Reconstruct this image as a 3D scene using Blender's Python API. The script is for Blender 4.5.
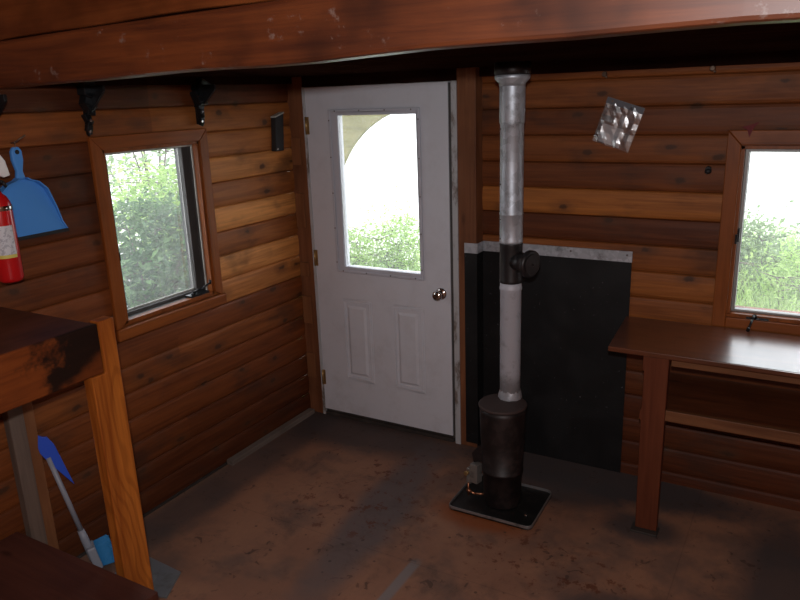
import bpy, bmesh, math, random
from mathutils import Vector, Matrix
random.seed(7)
for o in list(bpy.data.objects): bpy.data.objects.remove(o)
SC = bpy.context.scene
COL = SC.collection

# ------------------------------------------------------------ camera
cam = bpy.data.cameras.new('camera'); camo = bpy.data.objects.new('camera', cam); COL.objects.link(camo)
F = Vector((-0.48597157, 0.83039855, -0.27252502)); R = Vector((0.86738277, 0.49648435, -0.03391792)); U = Vector((-0.10713901, 0.25286665, 0.96155067))
m = Matrix((R, U, -F)).transposed().to_4x4(); m.translation = Vector((2.79986, -3.63289, 2.00755))
camo.matrix_world = m
cam.sensor_width = 36; cam.lens = 724.65 * 36 / 800; cam.clip_start = 0.02; cam.clip_end = 200
SC.camera = camo
# ------------------------------------------------------------ world, lamps, exposure
w = bpy.data.worlds.new('world'); SC.world = w; w.use_nodes = True
bg = w.node_tree.nodes['Background']; bg.inputs[0].default_value = (0.90, 0.95, 1.0, 1); bg.inputs[1].default_value = 2.9
SC.view_settings.view_transform = 'Standard'; SC.view_settings.look = 'None'
SC.view_settings.gamma = 1; SC.view_settings.use_curve_mapping = False
SC.view_settings.exposure = 0.42
fl = bpy.data.lights.new('camera_flash', 'POINT'); fl.energy = 92; fl.shadow_soft_size = 0.03; fl.color = (0.96, 0.97, 1.0)
flo = bpy.data.objects.new('camera_flash', fl); COL.objects.link(flo); flo.location = Vector((2.80, -3.66, 2.165))
def portal(loc, rot, sx, sy):
    l = bpy.data.lights.new('portal', 'AREA'); l.shape = 'RECTANGLE'; l.size = sx; l.size_y = sy
    l.cycles.is_portal = True
    o = bpy.data.objects.new('portal', l); COL.objects.link(o); o.location = loc; o.rotation_euler = rot
portal((-.16, -1.15, 1.41), (0, math.radians(-90), 0), .85, .6)
portal((2.93, .2, 1.34), (math.radians(-90), 0, 0), .9, .8)
portal((.6, .2, 1.46), (math.radians(-90), 0, 0), .7, 1.0)

# ------------------------------------------------------------ node helpers
class NT:
    def __init__(s, name):
        s.m = bpy.data.materials.new(name); s.m.use_nodes = True
        s.t = s.m.node_tree; s.b = s.t.nodes['Principled BSDF']; s.out = s.t.nodes['Material Output']
    def n(s, typ, **kw):
        nd = s.t.nodes.new(typ)
        for k, v in kw.items(): setattr(nd, k, v)
        return nd
    def put(s, sock, v):
        if isinstance(v, bpy.types.NodeSocket): s.t.links.new(v, sock)
        elif v is not None:
            if isinstance(v, tuple) and len(v) == 3 and sock.type == 'RGBA': v = v + (1,)
            sock.default_value = v
    def pos(s): return s.n('ShaderNodeNewGeometry').outputs['Position']
    def map(s, vec, scale=(1, 1, 1), loc=(0, 0, 0), rot=(0, 0, 0)):
        nd = s.n('ShaderNodeMapping'); s.put(nd.inputs['Vector'], vec)
        nd.inputs['Scale'].default_value = scale; nd.inputs['Location'].default_value = loc; nd.inputs['Rotation'].default_value = rot
        return nd.outputs[0]
    def math(s, op, a, b=0.0, c=None, clamp=False):
        nd = s.n('ShaderNodeMath', operation=op, use_clamp=clamp); s.put(nd.inputs[0], a); s.put(nd.inputs[1], b)
        if c is not None: s.put(nd.inputs[2], c)
        return nd.outputs[0]
    def noise(s, vec, scale=5, detail=4, rough=.55, dist=0):
        nd = s.n('ShaderNodeTexNoise'); s.put(nd.inputs['Vector'], vec)
        nd.inputs['Scale'].default_value = scale; nd.inputs['Detail'].default_value = detail
        nd.inputs['Roughness'].default_value = rough; nd.inputs['Distortion'].default_value = dist
        return nd.outputs['Fac']
    def vor(s, vec, scale=5, feature='F1', rnd=1.0, dims='3D'):
        nd = s.n('ShaderNodeTexVoronoi', feature=feature, voronoi_dimensions=dims); s.put(nd.inputs['Vector'], vec); nd.inputs['Scale'].default_value = scale
        nd.inputs['Randomness'].default_value = rnd
        return nd.outputs['Distance']
    def ramp(s, f, stops, interp='LINEAR'):
        nd = s.n('ShaderNodeValToRGB'); s.put(nd.inputs[0], f); cr = nd.color_ramp; cr.interpolation = interp
        while len(cr.elements) < len(stops): cr.elements.new(.5)
        for e, (p, c) in zip(cr.elements, stops):
            e.position = p
            if not isinstance(c, tuple): c = (c, c, c)
            e.color = c + (1,) if len(c) == 3 else c
        return nd.outputs[0]
    def sm(s, v, a, b):
        nd = s.n('ShaderNodeMapRange', interpolation_type='SMOOTHSTEP'); s.put(nd.inputs[0], v)
        nd.inputs[1].default_value = a; nd.inputs[2].default_value = b
        return nd.outputs[0]
    def mix(s, f, a, b, bt='MIX'):
        nd = s.n('ShaderNodeMix', data_type='RGBA', blend_type=bt); s.put(nd.inputs[0], f); s.put(nd.inputs[6], a); s.put(nd.inputs[7], b)
        return nd.outputs[2]
    def xyz(s, vec):
        nd = s.n('ShaderNodeSeparateXYZ'); s.put(nd.inputs[0], vec); return nd.outputs
    def comb(s, x, y, z):
        nd = s.n('ShaderNodeCombineXYZ'); s.put(nd.inputs[0], x); s.put(nd.inputs[1], y); s.put(nd.inputs[2], z); return nd.outputs[0]
    def bump(s, h, strength=.3, dist=.01):
        nd = s.n('ShaderNodeBump'); s.put(nd.inputs['Height'], h); nd.inputs['Strength'].default_value = strength; nd.inputs['Distance'].default_value = dist
        s.t.links.new(nd.outputs[0], s.b.inputs['Normal'])
    def fin(s, col=None, rough=None, metal=None, spec=None, coat=None, coat_r=.2):
        s.put(s.b.inputs['Base Color'], col); s.put(s.b.inputs['Roughness'], rough); s.put(s.b.inputs['Metallic'], metal)
        if spec is not None: s.b.inputs['Specular IOR Level'].default_value = spec
        if coat: s.b.inputs['Coat Weight'].default_value = coat; s.b.inputs['Coat Roughness'].default_value = coat_r
        return s.m

def wood(name, dark, light, axis=0, rough=.45, scale=1.0, blotch=.35, coat=None, coat_r=.25, bump=.15, seed=0.0, scuff=0, knots=.5, wear=None, spec=.22, rings=0):
    t = NT(name); p = t.pos()
    sc = [22.0 * scale] * 3; sc[axis] = 1.6 * scale
    v = t.map(p, tuple(sc), (seed, seed * 1.7, seed * .6))
    g = t.noise(v, 1.0, 6, .6, .6)
    sc2 = [90.0 * scale] * 3; sc2[axis] = 3.0 * scale
    g2 = t.noise(t.map(p, tuple(sc2), (seed, 0, 0)), 1.0, 3)
    g = t.math('ADD', t.math('MULTIPLY', g, .75), t.math('MULTIPLY', g2, .25))
    c = t.ramp(g, [(.32, dark), (.68, light)])
    if rings:
        X = t.xyz(p); wv = t.noise(t.map(p, (5, 5, 1.5), (seed, 0, 0)), 1.0, 2)
        q = t.math('ADD', t.math('MULTIPLY', X[1], 95.0), t.math('MULTIPLY', wv, 60.0))
        c = t.mix(t.math('MULTIPLY', t.sm(t.math('SINE', q), .1, .95), rings), c, tuple(q_ * .8 for q_ in dark))
    bl = t.noise(t.map(p, (1, 1, 1), (seed, seed, 0)), 3.0, 3)
    c = t.mix(t.math('MULTIPLY', t.sm(bl, .45, .75), blotch), c, tuple(q * .35 for q in dark))
    if knots:
        ks = [9.0] * 3; ks[axis] = 3.2
        k = t.vor(t.map(p, tuple(ks), (seed * 3, seed, seed * 2)), 1.0)
        c = t.mix(t.math('MULTIPLY', t.math('SUBTRACT', 1, t.sm(k, .05, .17)), knots), c, tuple(q * .18 for q in dark))
    if scuff:
        s_ = t.noise(t.map(p, (14, 14, 14)), 1.0, 7, .7)
        c = t.mix(t.math('MULTIPLY', t.sm(s_, .60, .68), scuff), c, wear or (.45, .35, .28))
    t.bump(g, bump, .004)
    r_ = t.math('ADD', rough - .1, t.math('MULTIPLY', bl, .2))
    return t.fin(c, r_, 0, coat=coat, coat_r=coat_r, spec=spec)

def logmat(name, axis, off, pitch, tones, seed, rows):
    """horizontal log siding: every board has a set tone (left wall: some daylight and shade too), with grain, knots and stains of its own"""
    t = NT(name); p = t.pos(); X = t.xyz(p)
    idx = t.math('FLOOR', t.math('DIVIDE', t.math('SUBTRACT', X[2], off), pitch))
    u = t.math('DIVIDE', t.math('ADD', idx, .5), 32.0)
    def row(vals): return t.xyz(t.ramp(u, [(k / 32.0, v) for k, v in enumerate(vals)], 'CONSTANT'))[0]
    r1 = row(rows[0])
    if len(rows) > 1: # log tones switch at the window: far side has daylight put into its colour
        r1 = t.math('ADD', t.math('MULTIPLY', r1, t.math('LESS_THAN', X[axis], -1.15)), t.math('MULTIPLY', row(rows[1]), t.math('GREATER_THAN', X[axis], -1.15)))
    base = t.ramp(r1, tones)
    r1 = t.math('ADD', r1, t.math('MULTIPLY', idx, .173))
    shift = t.math('MULTIPLY', r1, 37.0)
    s = [26.0, 26.0, 26.0]; s[axis] = 1.7
    v = t.map(p, tuple(s)); ad = t.n('ShaderNodeVectorMath', operation='ADD'); t.put(ad.inputs[0], v); t.put(ad.inputs[1], t.comb(shift, shift, shift)); v = ad.outputs[0]
    g = t.noise(v, 1.0, 6, .62, .8)
    s2 = [110.0, 110.0, 110.0]; s2[axis] = 4.0
    g2 = t.noise(t.map(p, tuple(s2)), 1.0, 3)
    gg = t.math('ADD', t.math('MULTIPLY', g, .7), t.math('MULTIPLY', g2, .3))
    c = t.mix(t.sm(gg, .34, .66), t.mix(1.0, base, (.68, .62, .60), 'MULTIPLY'), t.mix(1.0, base, (1.15, 1.15, 1.15), 'MULTIPLY'))
    st = t.noise(t.map(p, (2.2, 2.2, 4.5), (seed, 0, 0)), 1.0, 4, .6)
    c = t.mix(t.math('MULTIPLY', t.sm(st, .52, .72), .6), c, (.035, .018, .012))
    kd = t.vor(t.comb(t.math('MULTIPLY', t.math('ADD', X[axis], seed), 2.6), t.math('MULTIPLY', t.math('ADD', X[2], seed * .37), 5.2), 0), 1.0, rnd=1.0, dims='2D')
    kd = t.math('ADD', kd, t.math('MULTIPLY', t.math('SUBTRACT', t.noise(p, 22, 3), .5), .16))
    c = t.mix(t.math('MULTIPLY', t.math('SUBTRACT', 1, t.sm(kd, .03, .09)), .85), c, (.022, .012, .008))
    c = t.mix(t.math('MULTIPLY', t.math('SUBTRACT', 1, t.sm(kd, .08, .26)), .4), c, (.10, .04, .018))
    t.bump(gg, .25, .004)
    return t.fin(c, t.math('ADD', .44, t.math('MULTIPLY', st, .25)), 0, spec=.28)

def plain(name, col, rough=.5, metal=0, dirt=0, dcol=(.1, .08, .07), dscale=6, thr=(.5, .7), spec=None, coat=None, bump=0, bscale=30):
    t = NT(name); p = t.pos(); c = col
    if dirt:
        n = t.noise(p, dscale, 6, .65)
        c = t.mix(t.math('MULTIPLY', t.sm(n, *thr), dirt), col, dcol)
    if bump: t.bump(t.noise(p, bscale, 4), bump, .004)
    return t.fin(c, rough, metal, spec=spec, coat=coat)

# ------------------------------------------------------------ materials
PITCH = .1325
TON_B = [(0, (.090, .023, .007)), (.35, (.175, .050, .012)), (.7, (.29, .092, .020)), (1, (.41, .145, .031))]
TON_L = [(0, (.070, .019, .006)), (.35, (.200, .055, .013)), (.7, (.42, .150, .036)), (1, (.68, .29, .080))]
M = {}
M['log_back'] = logmat('log_siding_back', 0, .062, PITCH, TON_B, 3.0, [(.0, .05, .0, .1, .1, .3, .6, .75, .6, .1, .9, .3, .45, .25, .5, .55, .4)])
M['log_left'] = logmat('log_siding_left', 1, .000, PITCH, TON_L, 11.0, [(.05, .1, .2, .3, .35, .40, .32, .35, .3, .2, .25, .1, .05, .15, .4, .0, .2), (.05, .1, .15, .3, .35, .42, .35, .80, .92, .5, .95, .55, .85, .62, .55, .1, .2)])  # painted daylight past the window; top row dark for log stain and beam shade
M['trim'] = wood('window_trim_wood', (.15, .038, .008), (.31, .088, .018), 2, .42, seed=2, blotch=.25, knots=0)
M['trimh'] = wood('window_trim_wood_h', (.15, .038, .008), (.31, .088, .018), 0, .42, seed=3, blotch=.25, knots=0)
M['trimy'] = wood('window_trim_wood_y', (.15, .038, .008), (.31, .088, .018), 1, .42, seed=4, blotch=.25, knots=0)
M['stud'] = wood('dark_stud_wood', (.13, .046, .020), (.25, .10, .045), 2, .55, seed=5, blotch=.4)
M['beam'] = wood('loft_beam_wood', (.075, .016, .005), (.21, .053, .012), 0, .60, seed=1, blotch=.85, scuff=.6, wear=(.26, .18, .15), coat=.9, coat_r=.42, bump=.35)
M['upper'] = wood('loft_board_wood', (.12, .028, .008), (.24, .068, .018), 0, .38, seed=8, blotch=.6, coat=.25, coat_r=.3)
M['post'] = wood('bunk_post_fir', (.20, .040, .006), (.66, .215, .034), 2, .35, scale=.65, seed=9.4, blotch=.05, knots=.35, rings=.32, coat=.3)
M['bunk'] = wood('bunk_dark_wood', (.060, .022, .014), (.14, .048, .024), 1, .42, seed=12, blotch=.5)
M['bunkx'] = wood('bunk_platform_wood', (.050, .016, .012), (.10, .032, .020), 0, .50, seed=13, blotch=.4)
def rail_():
    m_ = wood('scorched_rail_wood', (.11, .024, .006), (.25, .062, .012), 1, .45, seed=12.5, blotch=.3, knots=.3)
    t = NT.__new__(NT); t.m = m_; t.t = m_.node_tree; t.b = t.t.nodes['Principled BSDF']
    c = t.b.inputs['Base Color'].links[0].from_socket; p = t.pos(); X = t.xyz(p)
    n = t.noise(p, 9, 5, .65)
    f = t.math('SUBTRACT', t.sm(t.math('ADD', X[1], t.math('MULTIPLY', t.math('SUBTRACT', n, .5), .5)), -2.30, -2.20), t.math('MULTIPLY', t.sm(t.math('ADD', t.math('SUBTRACT', t.math('MULTIPLY', X[1], .5), t.math('MULTIPLY', X[2], 1.0)), t.math('MULTIPLY', n, .12)), -2.12, -2.06), .75), clamp=True)
    t.put(t.b.inputs['Base Color'], t.mix(t.math('MULTIPLY', f, .95), c, (.008, .005, .004))); return m_
M['rail'] = rail_()
M['table'] = wood('table_top_wood', (.085, .024, .010), (.17, .054, .023), 0, .34, seed=14, blotch=.5, scuff=.25, wear=(.06, .03, .02), coat=1.0, coat_r=.22)
M['tleg'] = wood('table_leg_wood', (.085, .021, .009), (.15, .042, .018), 2, .5, seed=15, blotch=.15, knots=0)
M['tedge'] = wood('table_edge_wood', (.10, .036, .016), (.21, .088, .038), 0, .5, seed=16, blotch=.2, knots=0)
M['greywood'] = wood('grey_weathered_wood', (.13, .10, .085), (.23, .185, .155), 1, .7, seed=17, blotch=.3, knots=0)
M['greypost'] = wood('grey_bunk_leg_wood', (.11, .075, .058), (.19, .13, .10), 2, .7, seed=18, blotch=.3, knots=0)
M['redbrown'] = wood('bunk_leg_side_wood', (.16, .06, .025), (.27, .11, .045), 2, .6, seed=19, blotch=.3, knots=0)
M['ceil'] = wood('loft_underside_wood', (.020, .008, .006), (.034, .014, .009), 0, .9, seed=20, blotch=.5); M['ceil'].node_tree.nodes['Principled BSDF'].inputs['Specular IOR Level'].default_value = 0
M['shell'] = wood('room_wall_wood', (.18, .07, .03), (.32, .13, .055), 0, .6, seed=21)
M['outer'] = wood('outer_wood', (.10, .05, .03), (.2, .1, .05), 0, .8, seed=22)

def doormat_():
    t = NT('white_painted_door'); p = t.pos(); X = t.xyz(p)
    n = t.noise(p, 7, 6, .7); n2 = t.noise(t.map(p, (60, 60, 8)), 1, 3)
    low = t.math('SUBTRACT', 1, t.sm(X[2], .05, .9))
    c = t.mix(t.math('MULTIPLY', t.sm(n, .42, .8), t.math('ADD', .25, t.math('MULTIPLY', low, .3))), (.66, .67, .72), (.44, .42, .43))
    c = t.mix(t.math('MULTIPLY', t.sm(n2, .70, .78), .35), c, (.28, .25, .24))
    t.bump(n2, .04, .002)
    return t.fin(c, .42, 0)
M['door'] = doormat_()
def jamb_():
    t = NT('dirty_door_jamb'); p = t.pos()
    n = t.noise(t.map(p, (9, 9, 3.5)), 1, 6, .7)
    c = t.mix(t.sm(n, .50, .64), (.46, .46, .47), (.17, .13, .105))
    return t.fin(c, .55, 0)
M['jamb'] = jamb_()
M['lite'] = plain('door_glazing_frame', (.55, .56, .62), .4, dirt=.3, dcol=(.3, .28, .27))
M['chrome'] = plain('satin_chrome', (.62, .60, .58), .16, 1)
M['brass'] = plain('worn_brass', (.45, .30, .13), .4, .8, dirt=.5, dcol=(.2, .15, .12), dscale=30)
M['screw'] = plain('screw_head', (.16, .14, .14), .4, .6)
M['thresh'] = plain('threshold_dark', (.035, .028, .024), .6, dirt=.4)
M['alu'] = plain('grey_window_frame', (.30, .30, .29), .5, .3, dirt=.35, dcol=(.09, .08, .07))
M['sash'] = plain('dark_sash', (.060, .055, .052), .55, 0, dirt=.4, dcol=(.035, .03, .027))
M['sealing'] = plain('pale_sash_edge', (.42, .42, .38), .5, 0, dirt=.4)
M['blackmetal'] = plain('black_ironwork', (.012, .013, .015), .32, .4, bump=.3, bscale=60)
M['blackplastic'] = plain('black_box_plastic', (.016, .018, .019), .5)
M['shieldm'] = None
def shield_():
    t = NT('black_heat_shield'); p = t.pos()
    n = t.noise(p, 5, 5, .6); f = t.noise(p, 42, 4, .7)
    c = t.mix(t.sm(n, .4, .7), (.006, .006, .0065), (.011, .011, .0115))
    c = t.mix(t.math('MULTIPLY', t.math('MULTIPLY', t.sm(f, .66, .70), t.sm(t.noise(p, 3.6, 2), .44, .56)), .7), c, (.20, .20, .22))
    return t.fin(c, t.math('ADD', .45, t.math('MULTIPLY', n, .25)), 0, spec=.3)
M['shield'] = shield_()
def galv_(name, base, sc, rough=.36, metal=.85, streak=False, dark=(.20, .21, .23)):
    t = NT(name); p = t.pos()
    v = t.n('ShaderNodeTexVoronoi'); t.put(v.inputs['Vector'], p); v.inputs['Scale'].default_value = sc
    n = t.noise(p, 9, 6, .7)
    c = t.mix(t.math('MULTIPLY', t.xyz(v.outputs['Color'])[0], .45), base, dark)
    c = t.mix(t.math('MULTIPLY', t.sm(n, .5, .72), .7), c, (.12, .115, .11))
    return t.fin(c, t.math('ADD', rough - .08, t.math('MULTIPLY', n, .2)), metal)
M['galv'] = galv_('galvanised_strip', (.55, .57, .61), 45, .45, .45)
M['pipe'] = galv_('galvanised_flue', (.56, .59, .64), 30, .46, .6)
def greypipe_():
    t = NT('grey_painted_flue'); p = t.pos(); X = t.xyz(p)
    n = t.noise(p, 16, 6, .7)
    lowf = t.math('SUBTRACT', 1, t.sm(t.math('ADD', X[2], t.math('MULTIPLY', n, .2)), .72, .80))
    c = t.mix(t.math('MULTIPLY', t.sm(n, .5, .68), .45), (.50, .51, .56), (.24, .23, .24))
    c = t.mix(t.math('MULTIPLY', lowf, .7), c, (.13, .115, .11))
    c = t.mix(t.math('SUBTRACT', 1, t.sm(t.math('ADD', X[2], t.math('MULTIPLY', n, .06)), .61, .62)), c, (.36, .36, .38))
    return t.fin(c, .55, .25)
M['gpipe'] = greypipe_()
M['blackpipe'] = plain('black_flue', (.016, .014, .015), .42, .2, dirt=.4, dcol=(.05, .035, .03), dscale=25)
def stove_():
    t = NT('rusty_black_stove'); p = t.pos()
    n = t.noise(p, 14, 6, .65)
    c = t.mix(t.sm(n, .45, .62), (.013, .009, .009), (.032, .022, .021))
    t.bump(n, .2, .003)
    return t.fin(c, .5, .25)
M['stove'] = stove_()
M['lid'] = plain('rusty_stove_lid', (.045, .027, .024), .75, 0, dirt=.4, dcol=(.03, .019, .017), dscale=20)
M['tray'] = plain('black_tray', (.014, .013, .013), .38, .3, dirt=.6, dcol=(.05, .045, .04), dscale=30)
M['rim'] = plain('worn_tray_rim', (.30, .29, .29), .35, .6, dirt=.5, dcol=(.02, .02, .02), dscale=14)
M['carb'] = plain('grey_control_box', (.26, .24, .22), .45, .5, dirt=.5, dcol=(.08, .06, .05), dscale=30)
M['copper'] = plain('copper_pipe', (.45, .20, .11), .35, .9)
M['blue'] = plain('blue_plastic', (.075, .29, .74), .42, spec=.4)
M['blackrub'] = plain('black_rubber', (.012, .012, .014), .6)
M['dblue'] = plain('dark_blue_plastic', (.02, .09, .62), .4)
M['lblue'] = plain('light_blue_bristles', (.03, .24, .55), .7, bump=.6, bscale=160)
M['grip'] = plain('grey_plastic', (.30, .31, .36), .45)
M['red'] = plain('red_enamel', (.52, .010, .012), .22, coat=.5)
M['label'] = plain('white_label', (.62, .63, .66), .5, dirt=.55, dcol=(.25, .25, .30), dscale=70, thr=(.52, .56))
M['yellow'] = plain('yellow_label_band', (.65, .55, .12), .5)
M['card'] = plain('white_card', (.80, .80, .80), .6, dirt=.2, dcol=(.35, .35, .36))
M['redtape'] = plain('red_tape', (.14, .006, .008), .7)
M['plate'] = galv_('dull_metal_plate', (.22, .24, .26), 12, .5, .4, dark=(.12, .12, .13))
M['nail'] = plain('rusty_nail', (.22, .15, .11), .4, .8)

def floor_():
    t = NT('worn_plywood_floor'); p = t.pos(); X = t.xyz(p)
    n1 = t.noise(p, 1.5, 6, .62, .3); n2 = t.noise(t.map(p, (1, 1, 1), (5, 3, 0)), 5.0, 7, .72, .4); n3 = t.noise(t.map(p, (1, 1, 1), (1, 9, 0)), 16, 6, .7)
    fine = t.noise(t.map(p, (60, 9, 60)), 1, 3)
    c = t.mix(t.sm(n1, .40, .62), (.33, .160, .095), (.25, .120, .074))
    c = t.mix(t.math('MULTIPLY', t.sm(t.noise(t.map(p, (1, 1, 1), (2, 8, 0)), 2.3, 5, .6), .46, .66), .65), c, (.10, .072, .064))
    c = t.mix(t.math('MULTIPLY', fine, .25), c, (.15, .085, .06))
    def ell(cx, cy, rx, ry, ang=0, a=.6, b=1.0, warp=.35):
        ca, sa = math.cos(ang), math.sin(ang)
        dx = t.math('SUBTRACT', X[0], cx); dy = t.math('SUBTRACT', X[1], cy)
        u = t.math('DIVIDE', t.math('ADD', t.math('MULTIPLY', dx, ca), t.math('MULTIPLY', dy, sa)), rx)
        v = t.math('DIVIDE', t.math('SUBTRACT', t.math('MULTIPLY', dy, ca), t.math('MULTIPLY', dx, sa)), ry)
        d = t.math('SQRT', t.math('ADD', t.math('MULTIPLY', u, u), t.math('MULTIPLY', v, v)))
        d = t.math('ADD', d, t.math('MULTIPLY', t.math('SUBTRACT', n2, .5), warp * 2.5))
        return t.math('SUBTRACT', 1, t.sm(d, a, b))
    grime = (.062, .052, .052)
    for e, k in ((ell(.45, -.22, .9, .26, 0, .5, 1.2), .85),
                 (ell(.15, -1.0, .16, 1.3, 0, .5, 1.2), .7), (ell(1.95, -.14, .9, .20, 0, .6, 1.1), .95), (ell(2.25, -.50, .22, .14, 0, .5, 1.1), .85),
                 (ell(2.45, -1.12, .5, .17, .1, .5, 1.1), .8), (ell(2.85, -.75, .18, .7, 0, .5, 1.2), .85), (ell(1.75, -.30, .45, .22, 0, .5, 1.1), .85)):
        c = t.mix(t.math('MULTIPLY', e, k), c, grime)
    c = t.mix(t.math('MULTIPLY', ell(1.06, -.95, .85, .16, math.radians(96), .5, 1.15, .22), .85), c, (.115, .092, .092))
    c = t.mix(t.math('MULTIPLY', t.sm(n2, .50, .66), .45), c, (.085, .056, .046))
    # rust under and round the stove tray, rust-red scuffs over the middle of the floor
    c = t.mix(t.math('MULTIPLY', ell(1.53, -.74, .30, .15, 0, .5, 1.1, .25), .85), c, (.24, .062, .014))
    rz = t.math('MAXIMUM', ell(.95, -.95, .45, .32, 0, .5, 1.2), t.math('MAXIMUM', ell(1.95, -.98, .45, .22, 0, .5, 1.2), ell(1.0, -.50, .35, .2, 0, .5, 1.2)))
    c = t.mix(t.math('MULTIPLY', t.math('MULTIPLY', rz, t.sm(n3, .55, .61)), .8), c, (.11, .030, .013))
    mk = t.noise(t.map(p, (1, 1, 1), (7, 2, 0)), 13, 3, .5, 1.6); c = t.mix(t.math('MULTIPLY', t.math('MULTIPLY', t.sm(mk, .64, .68), t.sm(n2, .42, .55)), .6), c, (.05, .026, .02))
    dots = t.vor(p, 11); c = t.mix(t.math('MULTIPLY', t.math('SUBTRACT', 1, t.sm(dots, .06, .10)), .6), c, (.03, .02, .018))
    # a smear of pale grey paint
    gx = t.math('MULTIPLY', t.sm(X[0], 1.385, 1.40), t.math('SUBTRACT', 1, t.sm(X[0], 1.43, 1.45)))
    gy = t.math('SUBTRACT', 1, t.sm(t.math('ADD', X[1], t.math('MULTIPLY', n3, .1)), -1.20, -1.12))
    c = t.mix(t.math('MULTIPLY', t.math('MULTIPLY', gx, gy), .7), c, (.20, .205, .215))
    # sheet joints
    for a, ax in ((2.44, 0), (-1.22, 1)):
        d = t.math('ABSOLUTE', t.math('SUBTRACT', X[ax], a)); c = t.mix(t.math('MULTIPLY', t.math('SUBTRACT', 1, t.sm(d, .001, .004)), .2), c, (.03, .02, .018))
    t.bump(n3, .12, .003)
    return t.fin(c, t.math('ADD', .52, t.math('MULTIPLY', n2, .25)), 0, spec=.3)
M['floor'] = floor_()

def glass_(name, haze):
    t = NT(name); t.t.nodes.remove(t.b)
    tr = t.n('ShaderNodeBsdfTransparent'); gl = t.n('ShaderNodeBsdfGlossy'); gl.inputs['Roughness'].default_value = .03
    df = t.n('ShaderNodeBsdfTranslucent'); df.inputs[0].default_value = (.9, .92, .92, 1)
    fr = t.n('ShaderNodeFresnel'); fr.inputs[0].default_value = 1.45
    p = t.pos(); n = t.noise(p, 9, 5)
    m1 = t.n('ShaderNodeMixShader'); t.put(m1.inputs[0], t.math('MULTIPLY', t.math('ADD', .6, n), haze)); t.t.links.new(tr.outputs[0], m1.inputs[1]); t.t.links.new(df.outputs[0], m1.inputs[2])
    m2 = t.n('ShaderNodeMixShader'); t.put(m2.inputs[0], t.math('MULTIPLY', fr.outputs[0], .45)); t.t.links.new(m1.outputs[0], m2.inputs[1]); t.t.links.new(gl.outputs[0], m2.inputs[2])
    t.t.links.new(m2.outputs[0], t.out.inputs[0]); return t.m
M['glass1'] = glass_('dusty_window_glass', .05)
M['glass2'] = glass_('window_glass', .06)
def bagm_():
    t = NT('clear_plastic_bag'); t.t.nodes.remove(t.b)
    tr = t.n('ShaderNodeBsdfTransparent'); tr.inputs[0].default_value = (.80, .80, .82, 1)
    gl = t.n('ShaderNodeBsdfGlossy'); gl.inputs['Roughness'].default_value = .26; gl.inputs[0].default_value = (1, 1, 1, 1)
    p = t.pos(); n = t.noise(p, 45, 3, .5, 1.2)
    bp = t.n('ShaderNodeBump'); t.put(bp.inputs['Height'], n); bp.inputs['Strength'].default_value = .3; bp.inputs['Distance'].default_value = .004
    t.t.links.new(bp.outputs[0], gl.inputs['Normal'])
    m1 = t.n('ShaderNodeMixShader'); m1.inputs[0].default_value = .34; t.t.links.new(tr.outputs[0], m1.inputs[1]); t.t.links.new(gl.outputs[0], m1.inputs[2])
    t.t.links.new(m1.outputs[0], t.out.inputs[0]); return t.m
M['bag'] = bagm_()
M['zip'] = plain('grey_zip_band', (.12, .12, .135), .3)
def leaf_(name, c1, c2):
    t = NT(name); p = t.pos(); n = t.noise(p, 5, 3); n2 = t.noise(p, 60, 2)
    c = t.mix(t.sm(t.math('ADD', t.math('MULTIPLY', n, .6), t.math('MULTIPLY', n2, .4)), .38, .62), c1, c2)
    t.fin(c, .6, 0)
    ts = t.n('ShaderNodeBsdfTranslucent'); t.put(ts.inputs[0], c)
    m1 = t.n('ShaderNodeMixShader'); m1.inputs[0].default_value = .5; t.t.links.new(t.b.outputs[0], m1.inputs[1]); t.t.links.new(ts.outputs[0], m1.inputs[2])
    t.t.links.new(m1.outputs[0], t.out.inputs[0]); return t.m
M['leaf1'] = leaf_('leaves_mid_green', (.055, .13, .05), (.15, .26, .10))
M['leaf2'] = leaf_('leaves_light_green', (.26, .42, .10), (.50, .66, .24))
M['leaf3'] = leaf_('leaves_grey_green', (.14, .22, .10), (.30, .40, .20))
M['bark'] = plain('grey_bark', (.16, .13, .11), .9, dirt=.5)
M['ground'] = plain('pale_gravel_shore', (.62, .62, .58), .9, dirt=.5, dcol=(.42, .44, .36), dscale=1.2)
M['arch'] = wood('weathered_arch_board', (.17, .155, .07), (.30, .28, .13), 0, .8, seed=30, blotch=.3, knots=.3)

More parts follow.
